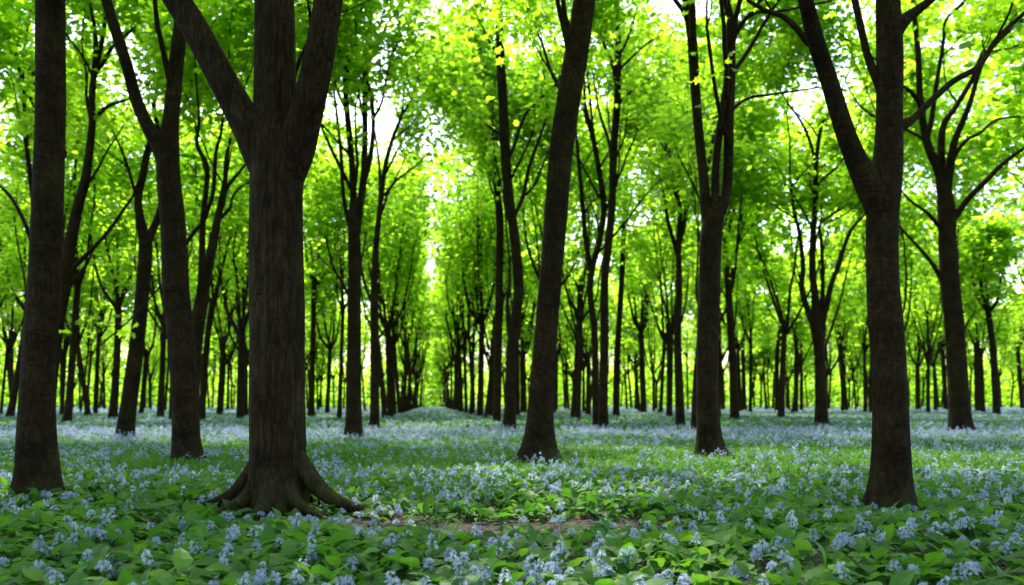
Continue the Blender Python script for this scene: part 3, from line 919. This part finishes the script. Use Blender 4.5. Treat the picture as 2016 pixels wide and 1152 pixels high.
LEAF2 = (np.array([(0, 0, 0), (0.28, 0.42, 0.06), (0, 1, -0.1), (-0.28, 0.42, 0.06), (0, 0.45, -0.02)]), [[0, 1, 4], [1, 2, 4], [2, 3, 4], [3, 0, 4]])

def floret():
    V, Fc = [(0, 0, 0)], []
    for k in range(5):
        a = k * 2 * math.pi / 5
        i = len(V)
        for da, r, z in ((-0.42, 0.62, 0.16), (0, 1.0, 0.22), (0.42, 0.62, 0.16)):
            V.append((r * math.cos(a + da), r * math.sin(a + da), z))
        Fc.append([0, i, i + 1, i + 2])
    return np.array(V), Fc
FLORET = floret()
CROSS = (np.array([(-0.5, 0, -0.5), (0.5, 0, -0.5), (0.5, 0, 0.5), (-0.5, 0, 0.5), (0, -0.5, -0.5), (0, 0.5, -0.5), (0, 0.5, 0.5), (0, -0.5, 0.5), (-0.5, -0.5, 0.2), (0.5, -0.5, 0.2), (0.5, 0.5, 0.2), (-0.5, 0.5, 0.2)]) * 0.8, [[0, 1, 2, 3], [4, 5, 6, 7], [8, 9, 10, 11]])

def lowzone(x, y):
    px = CX + F * x / y
    a = smooth01((px - 560) / 120) * smooth01((1420 - px) / 160) * smooth01((y - 5.9) / 0.4) * smooth01((7.6 - y) / 0.3)
    b = smooth01(1.8 - np.hypot((px - 560) / 200, (y - 7.55) / 0.85) * 1.25)
    c = smooth01(1.8 - np.hypot((px - 78) / 130, (y - 8.3) / 0.9) * 1.25)
    k = smooth01(1.8 - np.hypot((px - 1755) / 120, (y - 7.6) / 0.8) * 1.25)
    return np.maximum(np.maximum(a, b), np.maximum(c, k))
BARE = [(1010, 7.15, 300, 0.45), (720, 7.5, 90, 0.4), (300, 7.1, 80, 0.22), (1640, 8.0, 90, 0.25), (1290, 7.25, 130, 0.3), (840, 7.3, 120, 0.4), (70, 6.0, 70, 0.25), (1130, 5.15, 70, 0.12), (1290, 5.05, 60, 0.1), (550, 7.7, 150, 0.3), (1755, 7.75, 60, 0.15)]
def bare(x, y):
    m = np.zeros_like(x)
    px = CX + F * x / y
    wob = vnoise(x, y, 0.6, 3)
    for bx, bd, hw, hd in BARE:
        e = ((px - bx) / hw) ** 2 + ((y - bd) / hd) ** 2
        m = np.maximum(m, np.clip(1.5 - e + 0.7 * wob, 0, 1))
    return m
RA = np.array(ROOTS_ALL)
def free(x, y):
    k = np.ones(len(x), bool)
    for rx, ry, rr in RA:
        if ry < 60:
            k &= (x - rx) ** 2 + (y - ry) ** 2 > (rr * 0.95) ** 2
    return k

def field(rng, y0, y1, dens, wide=0.72):
    area = wide * (y1 ** 2 - y0 ** 2) + 5 * (y1 - y0)
    n = int(area * dens)
    y = np.sqrt(rng.uniform(y0 ** 2, y1 ** 2, n))
    x = rng.uniform(-1, 1, n) * (wide * y + 2.5)
    return x, y

def leaves_layer(rng, y0, y1, dens, per, shape, size, rad, hgt, pit, bare_w=1.0, tmid=0.45):
    x, y = field(rng, y0, y1, dens)
    k = free(x, y) & (rng.random(len(x)) > bare(x, y) * bare_w)
    x, y = x[k], y[k]
    lush = 0.75 + 0.35 * vnoise(x, y, 1.9, 8)
    x, y, lush = (np.repeat(v, per) for v in (x, y, lush))
    n = len(x)
    yaw = rng.uniform(0, 6.28, n)
    rr = rad * np.sqrt(rng.random(n))
    h = hgt * rng.uniform(0.35, 1.0, n) * np.clip(lush, 0.35, 1.3) * (1 - 0.72 * lowzone(x, y))
    t = np.stack([x - np.sin(yaw) * rr, y + np.cos(yaw) * rr, gz(x, y) + h], -1)
    R = rot_mats(yaw, rng.normal(pit, 0.45, n), rng.normal(0, 0.42, n))
    s = size * rng.uniform(0.6, 1.25, n)
    v, l, tt, f = scatter(shape[0], shape[1], R, t, s)
    tint = np.clip(rng.normal(tmid, 0.17, n) + 0.18 * vnoise(t[:, 0], t[:, 1], 2.5, 21), 0, 1)
    return v, l, tt, np.repeat(tint, f)

rng = np.random.default_rng(11)
GL = [leaves_layer(rng, 3.4, 11.5, 29, 7, OVATE, 0.138, 0.14, 0.12, 0.05, 0.95, 0.52),
      leaves_layer(rng, 3.4, 11.5, 20, 5, LEAF2, 0.075, 0.12, 0.10, 0.1, 0.9, 0.55),
      leaves_layer(rng, 11.5, 20, 44, 6, LEAF2, 0.085, 0.14, 0.12, 0.3),
      leaves_layer(rng, 20, 30, 30, 6, LEAF2, 0.11, 0.16, 0.11, 0.3),
      leaves_layer(rng, 9.5, 30, 26, 7, GRASS, 0.15, 0.11, 0.01, 0.0, 1, 0.62),
      leaves_layer(rng, 30, 85, 5, 6, LEAF2, 0.2, 0.3, 0.12, 0.4),
      leaves_layer(rng, 30, 85, 5, 7, GRASS, 0.2, 0.25, 0.01, 0.0, 1, 0.62),
      leaves_layer(rng, 85, 240, 0.8, 6, LEAF2, 0.34, 0.9, 0.10, 0.3)]
v, l, t, tint = join(GL)
o = link('ground_cover', make_mesh('ground_cover', v, l, t, GLEAF, False, tint))
o['kind'] = 'stuff'
o['label'] = 'low green leaves carpeting the woodland floor'

LITTER = leaf_mat('dead_leaf', [(0.03, 0.018, 0.009), (0.075, 0.045, 0.022), (0.14, 0.09, 0.045)], [(0.03, 0.018, 0.009), (0.06, 0.035, 0.015), (0.10, 0.06, 0.03)], 0.8, 0.15, 0.1)
x, y = field(rng, 3.4, 13, 70)
n = len(x)
R_ = rot_mats(rng.uniform(0, 6.28, n), rng.normal(0, 0.22, n), rng.normal(0, 0.25, n))
v, l, t, f = scatter(LEAF2[0], LEAF2[1], R_, np.stack([x, y, gz(x, y) + rng.uniform(0.004, 0.03, n)], -1), rng.uniform(0.04, 0.085, n))
o = link('leaf_litter', make_mesh('leaf_litter', v, l, t, LITTER, False, np.repeat(np.clip(rng.normal(0.5, 0.25, n), 0, 1), f)))
o['kind'] = 'stuff'
o['label'] = 'brown dead leaves lying on the bare soil'

def fl_density(x, y):
    px = CX + F * x / y
    py = HOR + F * EYE / y
    b = np.interp(y, [4, 5, 6.6, 7.2, 7.9, 8.8, 11, 12.5, 15.5, 18, 24, 40, 240], [0.75, 0.75, 0.8, 0.45, 0.35, 0.85, 0.9, 0.5, 0.42, 0.75, 1.0, 1.0, 1.0])
    return np.clip(b * 0.85 + 0.5 * vnoise(x, y, 2.6, 31) * np.clip(1.6 - y / 40, 0.4, 1) + 0.45 * vnoise(x, y, 0.8, 32) + 0.2 * vnoise(x * 0.3, y, 6, 33), 0, 1)

def flower_layer(rng, y0, y1, dens, per, shape, fs, hgt, wid, stems=True):
    x, y = field(rng, y0, y1, dens)
    k = free(x, y) & (rng.random(len(x)) < fl_density(x, y)) & (rng.random(len(x)) > bare(x, y) * 0.8)
    x, y = x[k], y[k]
    n0 = len(x)
    H = hgt * rng.uniform(0.5, 1.45, n0) * (1 - 0.4 * lowzone(x, y))
    lx, ly = rng.normal(0, 0.12, n0), rng.normal(0, 0.12, n0)
    tb = np.clip(rng.normal(0.45, 0.2, n0), 0, 1)
    rep = lambda a: np.repeat(a, per)
    n = n0 * per
    u = rng.random(n)
    ang = rng.uniform(0, 6.28, n)
    rad = rep(np.full(n0, wid)) * (1.15 - 0.75 * u) * rng.uniform(0.5, 1, n)
    z = rep(H) * (0.64 + 0.42 * u)
    t = np.stack([rep(x) + rep(lx) * z + np.cos(ang) * rad, rep(y) + rep(ly) * z + np.sin(ang) * rad, rep(gz(x, y)) + z], -1)
    R = rot_mats(ang + math.pi / 2, rng.normal(0.9, 0.35, n), rng.normal(0, 0.3, n))
    s = fs * rng.uniform(0.7, 1.25, n)
    v, l, tt, f = scatter(shape[0], shape[1], R, t, s)
    out = [(v, l, tt, np.repeat(np.clip(rep(tb) + rng.normal(0, 0.13, n), 0, 1), f))]
    st = None
    if stems:
        sv_ = np.array([(-0.004, 0, 0), (0.004, 0, 0), (0.003, 0, 1), (-0.003, 0, 1), (0, -0.004, 0), (0, 0.004, 0), (0, 0.003, 1), (0, -0.003, 1)])
        A = sv_[None] * np.array([1, 1, 1.0]) * np.stack([np.ones(n0), np.ones(n0), H], -1)[:, None, :]
        A[..., 0] += (lx[:, None] * A[..., 2]) + x[:, None]
        A[..., 1] += (ly[:, None] * A[..., 2]) + y[:, None]
        A[..., 2] += gz(x, y)[:, None]
        lo = (np.arange(n0)[:, None] * 8 + np.arange(8)[None]).ravel()
        st = (A.reshape(-1, 3), lo, np.full(n0 * 2, 4), np.full(n0 * 2, 0.4))
    return out, st

FL, ST = [], []
for args in ((3.4, 7.0, 30, 28, FLORET, 0.0132, 0.138, 0.040), (7.0, 12.0, 46, 14, FLORET, 0.0165, 0.14, 0.038)):
    a_, s_ = flower_layer(rng, *args)
    FL += a_
    ST.append(s_)
for args in ((12.0, 21, 21, 7, CROSS, 0.023, 0.18, 0.05), (21, 31, 26, 8, CROSS, 0.026, 0.2, 0.06), (31, 85, 4.2, 6, CROSS, 0.045, 0.19, 0.14), (85, 240, 1.0, 7, CROSS, 0.10, 0.22, 0.6)):
    a_, _ = flower_layer(rng, *args, stems=False)
    FL += a_
v, l, t, tint = join(FL)
o = link('blue_flowers', make_mesh('blue_flowers', v, l, t, PETAL, False, tint))
o['kind'] = 'stuff'
o['label'] = 'pale blue woodland flowers carpeting the ground'
v, l, t, tint = join(ST)
o = link('flower_stems', make_mesh('flower_stems', v, l, t, GLEAF, False, tint))
o['kind'] = 'stuff'
o['label'] = 'thin green stems under the pale blue flowers'
print('trees', N_TREES[0], 'objects', len(S.objects))
